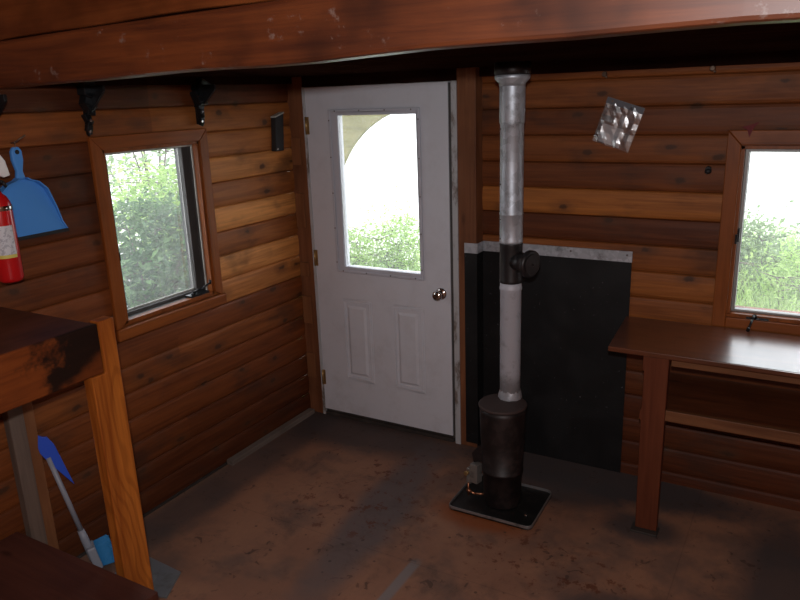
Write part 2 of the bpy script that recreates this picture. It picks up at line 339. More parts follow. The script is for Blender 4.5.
# ------------------------------------------------------------ mesh helpers
class MB:
    def __init__(s): s.v = []; s.f = []; s.sm = []
    def add(s, vs, fs, smooth=False):
        k = len(s.v); s.v += [Vector(q) for q in vs]
        for f in fs: s.f.append([k + i for i in f]); s.sm.append(smooth)
        return s
    def box(s, x0, x1, y0, y1, z0, z1):
        return s.hexa([(x0, y0, z0), (x1, y0, z0), (x1, y1, z0), (x0, y1, z0), (x0, y0, z1), (x1, y0, z1), (x1, y1, z1), (x0, y1, z1)])
    def hexa(s, v):
        return s.add(v, [(0, 3, 2, 1), (4, 5, 6, 7), (0, 1, 5, 4), (1, 2, 6, 5), (2, 3, 7, 6), (3, 0, 4, 7)])
    def obox(s, c, ax, h):
        c = Vector(c); a = [Vector(q).normalized() for q in ax]; vs = []
        for dz in (-1, 1):
            for dx, dy in ((-1, -1), (1, -1), (1, 1), (-1, 1)): vs.append(c + a[0] * h[0] * dx + a[1] * h[1] * dy + a[2] * h[2] * dz)
        return s.hexa(vs)
    def prism(s, poly, ext):
        n = len(poly); ext = Vector(ext); vs = [Vector(q) for q in poly]; vs += [q + ext for q in vs]
        fs = [tuple(range(n))[::-1], tuple(range(n, 2 * n))] + [(i, (i + 1) % n, n + (i + 1) % n, n + i) for i in range(n)]
        return s.add(vs, fs)
    def cyl(s, p0, p1, r0, r1=None, n=24, smooth=True):
        return s.lathe(p0, p1, [(0, r0), (1, r0 if r1 is None else r1)], n, smooth)
    def lathe(s, p0, p1, prof, n=28, smooth=True, capped=True):
        """profile of (fraction along the axis, radius)"""
        p0 = Vector(p0); p1 = Vector(p1); d = (p1 - p0); a = d.normalized()
        b = a.orthogonal().normalized(); c = a.cross(b)
        vs = []; fs = []
        for (tt, r) in prof:
            for i in range(n):
                th = 2 * math.pi * i / n; vs.append(p0 + d * tt + (b * math.cos(th) + c * math.sin(th)) * r)
        for j in range(len(prof) - 1):
            for i in range(n): fs.append((j * n + i, j * n + (i + 1) % n, (j + 1) * n + (i + 1) % n, (j + 1) * n + i))
        s.add(vs, fs, smooth)
        if capped:
            k = len(s.v) - len(vs)
            s.f.append([k + i for i in range(n)][::-1]); s.sm.append(False)
            q = k + (len(prof) - 1) * n; s.f.append([q + i for i in range(n)]); s.sm.append(False)
        return s
    def tube(s, pts, r, n=10):
        for a, b in zip(pts[:-1], pts[1:]): s.cyl(a, b, r, r, n)
        return s
    def build(s, name, mat, parent=None, loc=None, bevel=0, kind=None, recalc=True):
        me = bpy.data.meshes.new(name)
        pl = Vector(parent['_w']) if parent is not None else Vector((0, 0, 0))
        o = bpy.data.objects.new(name, me); COL.objects.link(o)
        wl = Vector(loc) if loc is not None else (pl if parent is not None else Vector((0, 0, 0)))
        if parent is not None: o.parent = parent; o.location = wl - pl
        else: o.location = wl
        o['_w'] = tuple(wl)
        me.from_pydata([tuple(q - wl) for q in s.v], [], s.f)
        me.polygons.foreach_set('use_smooth', s.sm)
        me.materials.append(mat)
        if recalc:
            bm = bmesh.new(); bm.from_mesh(me); bmesh.ops.remove_doubles(bm, verts=bm.verts, dist=1e-5)
            bmesh.ops.recalc_face_normals(bm, faces=bm.faces); bm.to_mesh(me); bm.free()
        if bevel:
            b = o.modifiers.new('bevel', 'BEVEL'); b.width = bevel; b.segments = 2; b.limit_method = 'ANGLE'; b.angle_limit = math.radians(40)
        if kind: o['kind'] = kind
        return o
def empty(name, loc, label=None, cat=None, group=None, kind=None):
    o = bpy.data.objects.new(name, None); COL.objects.link(o); o.location = loc; o['_w'] = tuple(loc); o.empty_display_size = .05
    tag(o, label, cat, group, kind); return o
def tag(o, label=None, cat=None, group=None, kind=None):
    if label: o['label'] = label
    if cat: o['category'] = cat
    if group: o['group'] = group
    if kind: o['kind'] = kind
    return o
S = 'structure'

# ------------------------------------------------------------ log siding walls with openings
def siding(axis, a0, a1, z0, z1, off, holes, sign, thick, depth=.016):
    """rows of convex boards on the plane (other axis = 0), room side = sign; holes = [(a0,a1,z0,z1)]"""
    prof = [(0, 0.0), (.035, .55), (.12, .80), (.3, .97), (.5, 1.0), (.7, .97), (.88, .80), (.965, .55), (1, 0.0)]
    k0 = int(math.floor((z0 - off) / PITCH)) - 1; zs = {z0, z1}
    for k in range(k0, k0 + 60):
        for f, _ in prof:
            z = off + (k + f) * PITCH
            if z0 < z < z1: zs.add(round(z, 5))
    for h in holes: zs |= {h[2], h[3]}
    zs = sorted(z for z in zs if z0 <= z <= z1)
    def d(z):
        f = ((z - off) / PITCH) % 1.0
        for (fa, da), (fb, db) in zip(prof[:-1], prof[1:]):
            if fa <= f <= fb: return depth * (da + (db - da) * (f - fa) / (fb - fa)) * sign
        return 0
    mb = MB()
    cuts = sorted({a0, a1} | {h[0] for h in holes} | {h[1] for h in holes})
    P = (lambda a, o_, z: (a, o_, z)) if axis == 0 else (lambda a, o_, z: (o_, a, z))
    for za, zb in zip(zs[:-1], zs[1:]):
        if zb - za < 1e-5: continue
        zm = (za + zb) / 2
        for ca, cb in zip(cuts[:-1], cuts[1:]):
            am = (ca + cb) / 2
            if any(h[0] < am < h[1] and h[2] < zm < h[3] for h in holes): continue
            e = 1e-4
            mb.add([P(ca, d(za + e), za), P(cb, d(za + e), za), P(cb, d(zb - e), zb), P(ca, d(zb - e), zb)], [(0, 1, 2, 3)], False)
            mb.add([P(ca, -sign * thick, za), P(cb, -sign * thick, za), P(cb, -sign * thick, zb), P(ca, -sign * thick, zb)], [(3, 2, 1, 0)], False)
    for h in holes:
        for z in (h[2], h[3]): mb.add([P(h[0], 0, z), P(h[1], 0, z), P(h[1], -sign * thick, z), P(h[0], -sign * thick, z)], [(0, 1, 2, 3)])
        for a in (h[0], h[1]): mb.add([P(a, 0, h[2]), P(a, 0, h[3]), P(a, -sign * thick, h[3]), P(a, -sign * thick, h[2])], [(0, 1, 2, 3)])
    return mb

XR, YR, ZC = 4.5, -4.9, 3.0
MB().box(-.14, XR + .12, YR - .12, .14, -.12, 0).build('floor', M['floor'], kind=S)
W1 = (-1.46, -.87, 1.008, 1.815)     # left window opening y0,y1,z0,z1
W2 = (2.478, 3.30, .955, 1.735)     # back window opening x0,x1,z0,z1
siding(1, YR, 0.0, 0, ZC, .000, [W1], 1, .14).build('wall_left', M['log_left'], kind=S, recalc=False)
siding(0, 0, XR, 0, ZC, .062, [W2, (.118, 1.115, 0, 2.068)], -1, .14).build('wall_back', M['log_back'], kind=S, recalc=False)
MB().box(XR, XR + .12, YR, 0, 0, ZC).build('wall_right', M['shell'], kind=S)
MB().box(-.14, XR + .12, YR - .12, YR, 0, ZC).build('wall_rear', M['shell'], kind=S)
MB().box(-.14, XR + .12, YR - .12, .14, ZC, ZC + .1).build('ceiling', M['shell'], kind=S)

# underside of the loft, resting on the walls and on the loft beam
mb = MB(); yb = -1.86
n = 13
for i in range(n):
    ya = yb + (0 - yb) * i / n; y2 = yb + (0 - yb) * (i + 1) / n
    mb.box(0.0, XR, ya + .002, y2 - .002, 2.128, 2.155)
mb.box(0.0, XR, yb, 0, 2.15, 2.17)
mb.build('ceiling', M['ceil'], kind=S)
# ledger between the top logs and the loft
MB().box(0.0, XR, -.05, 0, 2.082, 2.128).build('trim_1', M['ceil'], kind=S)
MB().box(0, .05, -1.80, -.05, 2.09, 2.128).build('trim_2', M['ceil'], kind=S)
# loft beam: a sagging squared log, sloping slightly up to the right
def beam(x0, x1, y0, y1, zb, zt, name, mat, label, bev):
    mb = MB(); N = 24; vs = []
    for i in range(N + 1):
        x = x0 + (x1 - x0) * i / N; wb = .004 * math.sin(x * 3.1) + .003 * math.sin(x * 7.7); wt = .004 * math.sin(x * 2.3 + 1)
        wf = .003 * math.sin(x * 4.2)
        vs += [(x, y0 + wf, zb(x) + wb), (x, y1, zb(x) + wb), (x, y1, zt(x) + wt), (x, y0 + wf, zt(x) + wt)]
    fs = [(0, 1, 2, 3), tuple(N * 4 + q for q in (3, 2, 1, 0))]
    for i in range(N):
        for q in range(4): fs.append((i * 4 + q, i * 4 + (q + 1) % 4, (i + 1) * 4 + (q + 1) % 4, (i + 1) * 4 + q))
    mb.add(vs, fs, False)
    return tag(mb.build(name, mat, loc=(x0, y0, zb(x0)), bevel=bev), label, 'beam')
zb = lambda x: 2.078 + (x if x < 2 else 2) * .021
beam(0, XR, -1.90, -1.80, zb, lambda x: 2.243 + x * .026, 'loft_beam', M['beam'], 'long scuffed reddish-brown squared beam across the top, lower of the two', .012)
beam(0, XR, -1.885, -1.80, lambda x: 2.243 + x * .026 + .005, lambda x: 2.55 + x * .026, 'loft_board', M['upper'], 'orange-brown plank above the scuffed beam at upper left, upper of the two', .008)

# floor-level trim
tag(MB().box(.017, .062, -.91, -.12, 0, .03).build('batten', M['greywood'], loc=(.03, -.5, 0), bevel=.003), 'grey weathered batten on the floor along the left wall by the door', 'batten')
MB().box(.0, .022, YR, -.10, 0, .012).build('trim_3', M['thresh'], kind=S)

# ------------------------------------------------------------ door wall, door
MB().box(0, .118, -.10, 0, 0, 2.128).build('trim_4', M['stud'], kind=S, bevel=.004)
MB().box(1.115, 1.222, -.10, 0, 0, 2.128).build('trim_5', M['stud'], kind=S, bevel=.004)
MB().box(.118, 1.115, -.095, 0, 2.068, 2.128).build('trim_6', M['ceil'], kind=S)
mb = MB()
for i, (za, zb_) in enumerate(((.25, .42), (.62, .80), (.93, 1.02), (1.24, 1.45), (1.62, 1.78))): mb.box(.02, .085, -.112, -.10, za, zb_)
mb.build('trim_7', M['redbrown'], kind=S, bevel=.003)
D = empty('door_1', (.6, -.08, 0), 'white painted half-glazed door in the back left corner', 'door', kind=S)
yf = -.10; yk = -.055
gx0, gx1, gz0, gz1 = .362, .876, 1.02, 1.905
mb = MB()   # leaf with its glazed opening
for (a, b, c, d) in ((.138, gx0, .045, 2.064), (gx1, 1.064, .045, 2.064), (gx0, gx1, .045, gz0), (gx0, gx1, gz1, 2.064)): mb.box(a, b, yf, yk, c, d)
mb.build('door_leaf', M['door'], D)
mb = MB()
o_, i_ = (.302, .900, .985, 1.938), (gx0 - .002, gx1 + .002, gz0, gz1)
def ring(mb, o, i, y0, y1):
    mb.box(o[0], i[0], y0, y1, o[2], o[3]); mb.box(i[1], o[1], y0, y1, o[2], o[3]); mb.box(i[0], i[1], y0, y1, o[2], i[2]); mb.box(i[0], i[1], y0, y1, i[3], o[3])
ring(mb, o_, (o_[0] + .016, o_[1] - .012, o_[2] + .014, o_[3] - .014), yf - .016, yf)
ring(mb, (o_[0] + .016, o_[1] - .012, o_[2] + .014, o_[3] - .014), i_, yf - .009, yf)
lf = mb.build('glazing_frame', M['lite'], D, bevel=.003)
mb = MB()
for k in range(4):
    x = o_[0] + .05 + k * (o_[1] - o_[0] - .1) / 3
    for z in (o_[2] + .008, o_[3] - .008): mb.cyl((x, yf - .018, z), (x, yf - .015, z), .0042, n=10)
for k in range(5):
    z = o_[2] + .06 + k * (o_[3] - o_[2] - .12) / 4
    for x in (o_[0] + .008, o_[1] - .007): mb.cyl((x, yf - .018, z), (x, yf - .015, z), .0042, n=10)
mb.build('screws', M['screw'], lf)
MB().box(gx0, gx1, -.080, -.076, gz0, gz1).build('window_pane', M['glass2'], D)
for (a, b) in ((.318, .532), (.675, .888)):
    mb = MB(); c, d = .283, .812
    for (k, h) in ((0, .004), (.010, .008), (.020, .003)):
        o2 = (a + k, b - k, c + k, d - k); i2 = (a + k + .010, b - k - .010, c + k + .010, d - k - .010); ring(mb, o2, i2, yf - h, yf)
    k = .040; q = .055
    y1 = yf - .001; y2 = yf - .009
    vs = [(a + k, y1, c + k), (b - k, y1, c + k), (b - k, y1, d - k), (a + k, y1, d - k), (a + q, y2, c + q), (b - q, y2, c + q), (b - q, y2, d - q), (a + q, y2, d - q)]
    mb.add(vs, [(0, 1, 5, 4), (1, 2, 6, 5), (2, 3, 7, 6), (3, 0, 4, 7), (4, 5, 6, 7)])
    mb.build('door_panel', M['door'], D, bevel=.0015)
kb = MB(); kx, kz = 1.004, .915
kb.lathe((kx, yf, kz), (kx, yf - .066, kz), [(0, .034), (.06, .034), (.12, .026), (.18, .012), (.45, .012), (.55, .020), (.68, .028), (.85, .029), (.95, .024), (1, .012)], 28)
kb.build('door_knob', M['chrome'], D)
for z in (1.85, 1.055, .265):
    hb = MB(); hb.cyl((.137, yf - .006, z - .05), (.137, yf - .006, z + .05), .006, n=12); hb.box(.139, .156, yf - .0025, yf + .001, z - .05, z + .05)
    for k in (-.02, .02): hb.cyl((.137, yf - .006, z + k - .001), (.137, yf - .006, z + k + .001), .0072, n=12)
    hb.build('hinge', M['brass'], D)
mb = MB(); mb.box(.118, .136, -.103, .0, .0, 2.068); mb.box(1.067, 1.115, -.075, 0, 0, 2.068); mb.box(1.082, 1.115, -.103, -.075, 0.0, 2.068); mb.box(.136, 1.067, -.055, 0, 2.062, 2.068)
mb.build('door_jamb', M['jamb'], D, bevel=.002)
mb = MB(); mb.box(1.0665, 1.0805, -.0975, -.0745, .03, 2.06); mb.build('weather_strip', M['sash'], D)
mb = MB(); mb.box(.136, 1.067, -.098, .02, 0, .022); mb.box(.136, 1.067, -.085, -.03, .022, .042); mb.build('threshold', M['thresh'], D, bevel=.003)

# ------------------------------------------------------------ left window
Wn = empty('window_1', (-.03, -1.15, 1.0), 'wooden framed casement window on the left wall with green leaves outside', 'window', kind=S)
y0, y1, z0, z1 = W1
def trim_left():
    t0, t1 = 0.014, .034
    # mitred boards
    Y0, Y1, Z1 = -1.518, -.812, 1.876
    MB().prism([(t0, Y0, .985), (t0, y0, 1.02), (t0, y0, z1), (t0, Y0, Z1)], (t1 - t0, 0, 0)).build('trim_board', M['trim'], Wn, bevel=.004)
    MB().prism([(t0, Y1, .985), (t0, y1, 1.02), (t0, y1, z1), (t0, Y1, Z1)], (t1 - t0, 0, 0)).build('trim_board', M['trim'], Wn, bevel=.004)
    MB().prism([(t0, y0, z1), (t0, y1, z1), (t0, Y1, Z1), (t0, Y0, Z1)], (t1 - t0, 0, 0)).build('trim_board', M['trimy'], Wn, bevel=.004)
    MB().box(0, .052, Y0 - .01, Y1 + .006, .940, .999).build('window_sill', M['trimy'], Wn, bevel=.007)
    mb = MB()
    for (a, b, c, d) in ((y0, y0 + .016, z0, z1), (y1 - .014, y1, z0, z1), (y0, y1, z1 - .014, z1), (y0, y1, z0 - .006, z0 + .014)): mb.box(-.010, .024, a, b, c, d)
    mb.build('jamb_lining', M['trim'], Wn)
    mb = MB(); ring(mb, (y0, y1, z0, z1), (y0 + .014, y1 - .012, z0 + .012, z1 - .012), -.045, -.014); mb.v = [Vector((q.y, q.x, q.z)) for q in mb.v]; mb.build('dark_reveal', M['sash'], Wn)
    mb = MB()
    for (a, b, c, d) in ((y0 + .016, y0 + .026, z0 + .014, z1 - .014), (y1 - .022, y1 - .014, z0 + .014, z1 - .014), (y0 + .026, y1 - .022, z1 - .024, z1 - .014)): mb.box(-.014, -.008, a, b, c, d)
    mb.build('frame_edge', M['sealing'], Wn)
    mb = MB(); x0_, x1_ = -.095, -.045
    A, B, C, E_ = -1.446, -.872, 1.008, 1.815
    a, b, c, e = -1.385, -.925, 1.036, 1.786
    mb.box(x0_, x1_, A, a, C, E_); mb.box(x0_, x1_, b, B, C, E_); mb.box(x0_, x1_, a, b, C, c); mb.box(x0_, x1_, a, b, e, E_)
    sash = mb.build('window_sash', M['sash'], Wn, bevel=.003)
    MB().box(-.076, -.068, a + .0, b, c, c + .008).build('glazing_bead', M['sealing'], sash)
    MB().box(-.076, -.072, a, b, c, e).build('window_pane', M['glass1'], Wn)
    # casement crank on the sill and stay
    mb = MB(); mb.box(-.03, .016, -1.03, -.90, 1.020, 1.032)
    mb.cyl((.0, -1.0, 1.03), (.01, -1.0, 1.046), .012, .009, 14)
    mb.tube([(.010, -1.0, 1.048), (.028, -.95, 1.062), (.034, -.905, 1.078)], .0048)
    mb.cyl((.034, -.905, 1.072), (.036, -.905, 1.094), .007, n=10)
    mb.build('crank_handle', M['blackmetal'], Wn)
    mb = MB(); mb.box(.0, .014, -1.446, -1.438, 1.31, 1.37); mb.obox((.018, -1.440, 1.33), ((0, 0, 1), (1, 0, 0), (0, 1, 0)), (.020, .005, .004)); mb.build('sash_lock', M['blackmetal'], Wn)
trim_left()
# ------------------------------------------------------------ back window
W = empty('window_2', (2.9, .03, .95), 'wooden framed window above the table with bright sky and grass outside', 'window', kind=S)
def trim_back():
    X0, X1, Z1 = 2.418, 3.36, 1.806; a, b, c, d = W2; t0, t1 = -.036, -.014; h = (0, t1 - t0, 0)
    MB().prism([(X0, t0, .892), (a, t0, .892), (a, t0, d + .005), (X0, t0, Z1)], h).build('trim_board', M['trim'], W, bevel=.004)
    MB().prism([(X1, t0, .892), (b, t0, .892), (b, t0, d + .005), (X1, t0, Z1)], h).build('trim_board', M['trim'], W, bevel=.004)
    MB().prism([(a, t0, d + .005), (b, t0, d + .005), (X1, t0, Z1), (X0, t0, Z1)], h).build('trim_board', M['trimh'], W, bevel=.004)
    MB().box(a, b, -.034, 0, .893, .940).build('window_sill', M['trimh'], W, bevel=.004)
    mb = MB()
    for q in ((a, a + .014, c, d), (b - .014, b, c, d), (a, b, d - .012, d), (a, b, c - .014, c + .004)): mb.box(q[0], q[1], -.02, .05, q[2], q[3])
    mb.build('jamb_lining', M['trim'], W)
    mb = MB(); A, B, C, E_ = a + .014, b - .014, c + .004, d - .012; f = .016
    ring(mb, (A, B, C, E_), (A + f, B - f, C + f * .7, E_ - f), .02, .055)
    mb.build('window_sash', M['alu'], W, bevel=.003)
    MB().box(A + f, B - f, .038, .042, C + f * .7, E_ - f).build('window_pane', M['glass2'], W)
    mb = MB(); mb.box(2.565, 2.66, -.026, .01, .941, .951); mb.cyl((2.60, -.02, .95), (2.60, -.034, .962), .012, .009, 14)
    mb.tube([(2.60, -.032, .962), (2.594, -.055, .948), (2.585, -.085, .915)], .0055); mb.cyl((2.585, -.078, .915), (2.582, -.100, .908), .008, n=10)
    mb.build('crank_handle', M['blackmetal'], W)
    mb = MB(); mb.box(2.492, 2.502, -.012, .02, 1.30, 1.36); mb.obox((2.490, -.022, 1.315), ((0, 0, 1), (1, 0, 0), (0, 1, 0)), (.022, .005, .006)); mb.build('sash_lock', M['blackmetal'], W)
trim_back()

# ------------------------------------------------------------ heat shield
H = empty('heat_shield', (1.6, -.02, 0), 'black heat shield with a galvanised top strip on the wall behind the stove', 'heat shield')
MB().box(1.228, 2.028, -.022, -.017, .0, 1.166).build('shield_panel', M['shield'], H)
MB().box(1.222, 1.228, -.100, -.017, .0, 1.166).build('shield_panel', M['shield'], H)
MB().box(1.153, 1.228, -.106, -.100, .03, 1.166).build('shield_panel', M['shield'], H)
mb = MB(); mb.box(1.228, 2.030, -.026, -.0175, 1.166, 1.221); mb.box(1.2285, 1.232, -.104, -.020, 1.166, 1.221); mb.box(1.155, 1.232, -.1095, -.1065, 1.166, 1.221)
gs = mb.build('top_strip', M['galv'], H); gs['label'] = 'galvanised strip'
for x in (2.005, 1.72): MB().cyl((x, -.029, 1.202), (x, -.025, 1.202), .005, n=10).build('nail_head', M['screw'], H)

# ------------------------------------------------------------ stove, tray, flue
T = empty('drip_tray', (1.57, -.6, 0), 'low black metal tray with a worn pale rim under the stove', 'tray')
def quadf(c, z): return [(x, y, z) for x, y in c]
TC = [(1.352, -.765), (1.790, -.765), (1.778, -.400), (1.345, -.400)]
def rr(c, r, n=5):
    out = []
    for i in range(4):
        p = Vector(c[i]); a = (Vector(c[i - 1]) - p).normalized(); b = (Vector(c[(i + 1) % 4]) - p).normalized()
        for k in range(n + 1):
            t_ = k / n; q = p + a * r * (1 - t_) ** 2 + b * r * t_ ** 2; out.append((q.x, q.y))
    return out
oc = rr(TC, .035); cxy = (1.566, -.582)
ic = [(cxy[0] + (x - cxy[0]) * .982, cxy[1] + (y - cxy[1]) * .979) for x, y in oc]
MB().prism([(x, y, .006) for x, y in oc], (0, 0, .006)).build('tray_base', M['tray'], T)
mb = MB(); n = len(oc); vs = [(x, y, .006) for x, y in oc] + [(x, y, .026) for x, y in oc] + [(x, y, .026) for x, y in ic] + [(x, y, .012) for x, y in ic]; fs = []
for i in range(n):
    j = (i + 1) % n
    for k in range(3): fs.append((k * n + i, k * n + j, (k + 1) * n + j, (k + 1) * n + i))
mb.add(vs, fs); mb.build('tray_rim', M['rim'], T, bevel=.003)
for x, y in ((1.42, -.68), (1.72, -.68), (1.72, -.46), (1.42, -.46)): MB().cyl((x, y, 0), (x, y, .006), .018, n=12).build('foot', M['tray'], T)
mb = MB(); mb.cyl((1.725, -.655, .012), (1.725, -.655, .017), .009, n=12); mb.build('bolt', M['chrome'], T)

sx, sy = 1.574, -.585
St = empty('oil_stove', (sx, sy, .012), 'small upright rusty-black cylindrical heating stove on the tray', 'stove')
mb = MB(); mb.lathe((sx, sy, .012), (sx, sy, .535), [(0, .088), (.02, .092), (.34, .098), (.345, .103), (.37, .103), (.375, .099), (.7, .108), (.95, .112), (1, .112)], 40); mb.build('stove_body', M['stove'], St)
mb = MB(); mb.lathe((sx, sy, .5355), (sx, sy, .550), [(0, .117), (.6, .118), (1, .113)], 40); mb.build('stove_lid', M['lid'], St)
mb = MB(); mb.obox((1.437, -.60, .145), ((1, -.25, 0), (.25, 1, 0), (0, 0, 1)), (.022, .022, .052)); mb.obox((1.405, -.605, .125), ((1, -.25, 0), (.25, 1, 0), (0, 0, 1)), (.010, .016, .045))
cb = mb.build('control_box', M['carb'], St, bevel=.003); cb['label'] = 'grey fuel control box'
mb = MB(); mb.prism([(1.425, -.60, .20), (1.480, -.60, .22), (1.480, -.60, .30), (1.455, -.60, .30), (1.415, -.60, .25)], (0, .02, 0)); mb.build('bracket', M['stove'], St)
mb = MB(); mb.tube([(1.41, -.635, .055), (1.45, -.64, .048), (1.495, -.625, .052)], .0065); mb.tube([(1.41, -.635, .03), (1.41, -.635, .10)], .005); mb.cyl((1.405, -.632, .055), (1.42, -.637, .055), .011, n=6); mb.build('fuel_pipe', M['copper'], St)
mb = MB(); mb.cyl((1.402, -.625, .15), (1.398, -.642, .15), .012, n=14); mb.build('control_knob', M['brass'], St)

px, py = 1.580, -.505
Fl = empty('stove_pipe', (px, py, .55), 'galvanised metal flue pipe rising from the stove to the loft', 'pipe')
mb = MB(); mb.lathe((px, py, .5505), (px, py, 1.140), [(0, .049), (.02, .049), (.025, .050), (.93, .050), (.94, .053), (.955, .053), (.965, .051), (1, .051)], 36); mb.build('lower_pipe', M['gpipe'], Fl)['label'] = 'grey painted lower length of flue'
# crimped torn foil collar where the flue enters the stove
mb = MB(); vs = []; N = 40
for j, (z, r) in enumerate(((.5505, .058), (.575, .054), (.592, .0515))):
    for i in range(N):
        th = 2 * math.pi * i / N; q = r + random.uniform(-.003, .003); vs.append((px + q * math.cos(th), py + q * math.sin(th), z + (random.uniform(-.008, .008) if j == 2 else 0)))
fs = [(j * N + i, j * N + (i + 1) % N, (j + 1) * N + (i + 1) % N, (j + 1) * N + i) for j in range(2) for i in range(N)]
mb.add(vs, fs, True); mb.build('foil_collar', M['galv'], Fl)
tee = MB(); tee.lathe((px, py, 1.138), (px, py, 1.330), [(0, .053), (.04, .0545), (.08, .053), (.92, .053), (.96, .0545), (1, .053)], 36)
dd = Vector((.94, -.34, -.03)).normalized(); p0 = Vector((px, py, 1.245)) + dd * .03
tee.lathe(p0, p0 + dd * .075, [(0, .046), (1, .046)], 30); tee = tee.build('damper_tee', M['blackpipe'], Fl); tee['label'] = 'black tee piece'
db = MB(); p1 = p0 + dd * .070; db.lathe(p1, p1 + dd * .026, [(0, .056), (.15, .064), (.85, .064), (1, .053)], 34); db.build('damper_collar', M['blackpipe'], tee)
db = MB(); p2 = p1 + dd * .027; db.lathe(p2, p2 + dd * .004, [(0, .050), (1, .049)], 30); db.cyl(p2 + dd * .004, p2 + dd * .016, .006, n=10); db.build('damper_flap', M['stove'], tee)
mb = MB(); mb.lathe((px, py, 1.328), (px, py, 1.872), [(0, .0535), (.015, .0548), (.03, .0535), (.24, .0535), (.245, .0552), (.255, .0552), (.26, .0535), (.985, .0535), (.99, .0552), (1, .0552)], 40); mb.build('upper_pipe', M['pipe'], Fl)
mb = MB(); mb.lathe((px, py, 1.870), (px, py, 2.045), [(0, .0565), (.02, .0570), (.9, .0572), (1, .0570)], 40)
mb.build('top_pipe', M['pipe'], Fl)
mb = MB(); mb.lathe((px, py, 2.028), (px, py, 2.075), [(0, .0575), (.25, .060), (.62, .076), (.75, .078), (.95, .078), (1, .075)], 40); mb.build('flared_collar', M['pipe'], Fl)
mb = MB(); mb.lathe((px, py, 2.075), (px, py, 2.128), [(0, .076), (.1, .080), (1, .080)], 40); mb.build('ceiling_thimble', M['blackpipe'], Fl)
for z in (1.60, 1.845, 1.35, 1.44): MB().cyl((px - .036, py - .036, z), (px - .041, py - .041, z), .0035, n=8).build('rivet', M['screw'], Fl)

# ------------------------------------------------------------ work table by the back window
Tb = empty('work_table', (2.6, -.27, 0), 'brown wooden table with a lower shelf under the right-hand window', 'table')
mb = MB(); mb.prism([(2.052, -.525, .868), (3.75, -.545, .868), (3.75, -.037, .868), (2.018, -.037, .868)], (0, 0, .024)); mb.build('table_top', M['table'], Tb, bevel=.004)
mb = MB(); mb.box(2.318, 3.70, -.478, -.455, .822, .867); mb.build('front_rail', M['tedge'], Tb, bevel=.002)
mb = MB(); mb.box(2.06, 3.70, -.055, -.017, .80, .867); mb.build('back_rail', M['tleg'], Tb, bevel=.002)
mb = MB(); mb.prism([(2.214, -.515, 0.012), (2.310, -.515, 0.012), (2.314, -.515, .867), (2.205, -.515, .867), (2.205, -.515, .80), (2.211, -.515, .795), (2.211, -.515, .62), (2.203, -.515, .60), (2.203, -.515, .565), (2.210, -.515, .555)], (0, .038, 0))
mb.build('leg', M['tleg'], Tb, bevel=.003)
mb = MB(); mb.box(3.60, 3.70, -.515, -.477, .012, .867); mb.build('leg', M['tleg'], Tb, bevel=.003)
mb = MB(); mb.prism([(2.21, -.475, .604), (3.70, -.475, .604), (3.70, -.017, .604), (2.21, -.017, .604)], (0, 0, .014)); mb.build('shelf', M['table'], Tb, bevel=.002)
mb = MB(); mb.box(2.24, 3.70, -.502, -.476, .568, .620); mb.build('shelf_edge', M['tedge'], Tb, bevel=.003)
mb = MB(); mb.box(2.205, 2.24, -.476, -.02, .80, .867); mb.build('side_rail', M['tleg'], Tb, bevel=.002)
mb = MB(); mb.box(2.198, 2.318, -.545, -.470, 0, .011); mb.build('foot_plate', M['thresh'], Tb, bevel=.002)
mb = MB(); mb.box(3.592, 3.708, -.545, -.470, 0, .011); mb.build('foot_plate', M['thresh'], Tb, bevel=.002)

# ------------------------------------------------------------ bunk bed
B = empty('bunk_bed', (.3, -3.0, 0), 'dark wooden bunk bed at the left edge with a bright orange-brown corner post', 'bunk bed')
mb = MB(); mb.box(.03, .585, -4.3, -2.035, 1.228, 1.252); mb.build('upper_platform', M['bunk'], B, bevel=.004)
mb = MB(); mb.box(.548, .594, -4.3, -2.028, 1.062, 1.2515)
ur = mb.build('side_rail', M['rail'], B, bevel=.006); ur['label'] = 'scorched brown upper side rail'
mb = MB(); mb.box(.03, .547, -2.075, -2.036, 1.09, 1.227); mb.build('end_rail', M['bunkx'], B, bevel=.004)
# notched post: the rail sits in the notch
mb = MB(); mb.prism([(.60, -2.082, 0), (.60, -1.958, 0), (.60, -1.962, 1.258), (.60, -2.026, 1.258), (.60, -2.026, 1.062), (.60, -2.088, 1.062)], (-.052, 0, 0))
cp = mb.build('corner_post', M['post'], B, bevel=.004); cp['label'] = 'bright orange-brown notched corner post'
mb = MB(); mb.box(.017, .058, -2.11, -2.045, 0, 1.227); mb.build('wall_post', M['greypost'], B, bevel=.003)['label'] = 'weathered grey post against the wall'
mb = MB(); mb.box(.017, .050, -2.044, -1.995, .0, 1.227); mb.build('wall_post', M['redbrown'], B, bevel=.003)
mb = MB(); mb.box(.03, .870, -4.3, -2.15, .268, .30); mb.build('lower_platform', M['bunkx'], B, bevel=.004)
mb = MB(); mb.box(.82, .855, -4.3, -2.17, .13, .267); mb.build('side_rail', M['bunkx'], B, bevel=.004)
mb = MB(); mb.box(.03, .82, -2.20, -2.165, .13, .267); mb.build('end_rail', M['bunkx'], B, bevel=.004)
for x, y in ((.76, -2.24), (.76, -4.25), (.06, -4.25), (.06, -2.24)): MB().box(x, x + .05, y, y + .04, 0, .267).build('leg', M['bunkx'], B, bevel=.003)
MB().box(.548, .60, -4.3, -4.2, 0, 1.228).build('corner_post', M['post'], B, bevel=.004)

# metal plate on the floor behind the post
mb = MB(); mb.prism([(.27, -1.99, .0), (.60, -1.905, .0), (.525, -1.752, .0), (.255, -1.735, .0)], (0, 0, .006))
tag(mb.build('metal_plate', M['plate'], loc=(.4, -1.85, 0)), 'dull grey metal plate lying on the floor behind the orange post', 'plate')

